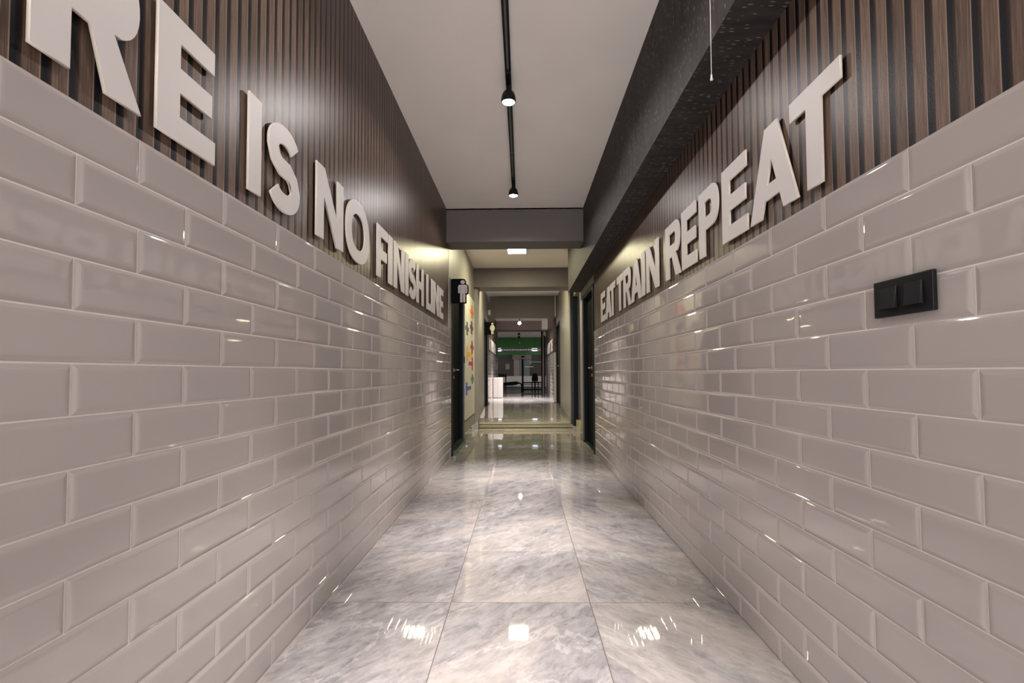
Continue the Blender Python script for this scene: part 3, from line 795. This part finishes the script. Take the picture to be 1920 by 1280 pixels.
# round spiral duct and two luminaires
t = thing('air_duct', 'long shiny round air duct hanging across the green gym wall', 'air duct', (0, 19.3, 1.905))
pp, rr_ = [], []
for i in range(67):
    x_ = -3.5 + i*7/67
    pp += [(x_, 0, 0), (x_+.045, 0, 0), (x_+.05, 0, 0), (x_+.06, 0, 0)]; rr_ += [.078, .078, .081, .081]
bm = tube(bmesh.new(), pp, rr_, 24); obj('pipe', bm, M['duct'], t, smooth=True)
for px_, lab in ((934.5, 'left white strip luminaire below the shiny gym duct'), (1002.2, 'right white strip luminaire below the shiny gym duct')):
    x, z = gp(px_, 654.6, 19.15)
    t = thing('strip_light', lab, 'strip light', (x, 19.15, z), 'strip lights below the gym duct')
    bm = bmesh.new()
    v = [bm.verts.new(p) for p in ((-.12, -.03, .045), (.12, -.03, .045), (.12, .03, .045), (-.12, .03, .045), (-.08, -.03, -.035), (.08, -.03, -.035), (.08, .03, -.035), (-.08, .03, -.035))]
    for f in ((0, 1, 2, 3), (4, 5, 6, 7), (0, 1, 5, 4), (1, 2, 6, 5), (2, 3, 7, 6), (3, 0, 4, 7)): bm.faces.new([v[i] for i in f])
    obj('housing', bm, M['white'], t)
    obj('hanger', tube(bmesh.new(), [(0, 0, .045), (0, 0, 2.44-z)], .004, 8), M['black'], t)
    obj('tube_lens', box(-.11, .11, -.036, -.0305, .02, .04), M['ledglow'], t)
    ld = bpy.data.lights.new('led', 'AREA'); ld.size = .2; ld.energy = .35; ld.color = (.85, .9, 1)
    o = bpy.data.objects.new('led', ld); C.objects.link(o); o.parent = t; o.location = (0, .06, -.12); o.rotation_euler = (math.pi*.55, 0, 0)

# squat rack: post with uprights and rails
EY = 17.95
t = thing('power_rack', 'black steel rack with a tall post and low cross rails in the gym', 'gym rack', (0, EY, GZ))
def rel(bm): bmesh.ops.translate(bm, verts=bm.verts[:], vec=(0, -EY, -GZ)); return bm
x0, zt = gp(978.2, 673, EY); x1, _ = gp(981.6, 673, EY)
obj('post', rel(box(x0, x1, EY-.035, EY+.035, GZ, zt)), M['rubber'], t)
x2, _ = gp(1019, 700, EY)
_, za = gp(980, 716.2, EY); _, zb = gp(980, 718.4, EY)
obj('rail', rel(box(x1, x2, EY-.02, EY+.02, zb, za)), M['rubber'], t)
_, za = gp(980, 720.3, EY); _, zb = gp(980, 721.5, EY)
obj('rail', rel(box(x1, x2, EY-.02, EY+.02, zb, za)), M['rubber'], t)
_, za = gp(980, 729, EY); _, zb = gp(980, 731.4, EY)
obj('rail', rel(box(x1, x2, EY-.03, EY+.03, zb, za)), M['rubber'], t)
obj('foot', rel(box(x0-.03, x1+.005, EY-.25, EY-.035, GZ, GZ+.05)), M['rubber'], t)
obj('foot', rel(box(x2-.06, x2, EY-.05, EY+.05, GZ, GZ+.12)), M['rubber'], t)
# seat with backrest
t = thing('gym_seat', 'black padded gym seat back on a post before the pale low wall', 'gym machine', (0, 17.6, GZ))
SY = 17.6
def rel2(bm): bmesh.ops.translate(bm, verts=bm.verts[:], vec=(0, -SY, -GZ)); return bm
pts = [gp(*p, SY) for p in ((997.5, 714.6), (1008.3, 714.6), (1009, 709), (1007.2, 700.4), (1006, 699.8), (1000, 699.8), (998.8, 700.4), (996.8, 709))]
obj('backrest', rel2(flat_prism(bmesh.new(), pts, SY-.05, SY)), M['rubber'], t)
x0, z0 = gp(1002, 731, SY); x1, z1 = gp(1004.4, 714.7, SY); obj('post', rel2(box(x0, x1, SY-.04, SY, GZ, z1)), M['rubber'], t)
for q in (996.8, 1008.3):
    x0, _ = gp(q, 730, SY); x1, z1 = gp(q+1.6, 717, SY); obj('leg', rel2(box(x0, x1, SY-.03, SY, GZ, z1)), M['rubber'], t)
x0, z1 = gp(996.8, 717, SY); x1, _ = gp(1009.9, 717, SY); obj('seat', rel2(box(x0, x1, SY-.2, SY, z1, z1+.035, bev=.01)), M['rubber'], t)
# flat bench
BY = 17.3
t = thing('weight_bench', 'black weight bench with a bent tube leg left of the rack in the gym', 'bench', (0, BY, GZ))
def rel3(bm): bmesh.ops.translate(bm, verts=bm.verts[:], vec=(0, -BY, -GZ)); return bm
pts = [gp(*p, BY) for p in ((942.5, 721), (946, 722.5), (961, 722.4), (970, 720.5), (972.5, 717.5), (971, 715.2), (967, 714.8), (942.5, 717.2))]
obj('cushion', rel3(flat_prism(bmesh.new(), pts, BY-.12, BY+.12)), M['rubber'], t)
P3 = lambda a, b: (gp(a, b, BY)[0], BY, gp(a, b, BY)[1])
bm = tube(bmesh.new(), [P3(970, 718.3), P3(975, 718), P3(977.3, 720), P3(978.4, 723), P3(978.6, 734), ], .028, 10)
obj('leg', rel3(bm), M['rubber'], t)
bm = tube(bmesh.new(), [P3(944, 720), P3(944, 727), P3(943.4, 736)], .035, 10)
obj('leg', rel3(bm), M['rubber'], t)
# dumbbells on a stand against the low wall, far left
t = thing('dumbbell_stand', 'dark dumbbell stand against the gym wall behind the cabinet', 'rack', (0, 19.4, GZ))
DY = 19.4
def rel4(bm): bmesh.ops.translate(bm, verts=bm.verts[:], vec=(0, -DY, -GZ)); return bm
x0, z0 = gp(930, 706.5, DY); x1, z1 = gp(950, 704, DY)
obj('shelf', rel4(box(x0-.4, x1, DY-.15, DY+.1, z0, z1)), M['rubber'], t)
for q in (x0-.3, x1-.05): obj('leg', rel4(box(q, q+.04, DY-.05, DY, GZ, z0)), M['rubber'], t)
for i in range(3): pass
xq = x0+.02
for i in range(3):
    bm = bmesh.new()
    for dx in (-.05, .05): tube(bm, [(xq+dx-.018, DY-.05, z1+.04), (xq+dx+.018, DY-.05, z1+.04)], .04, 12)
    tube(bm, [(xq-.05, DY-.05, z1+.04), (xq+.05, DY-.05, z1+.04)], .013, 8)
    tag(obj('dumbbell', bm, M['rubber']), 'dark dumbbell on the stand at the back of the gym', 'dumbbell', 'dumbbells on the gym stand')
    xq += .16
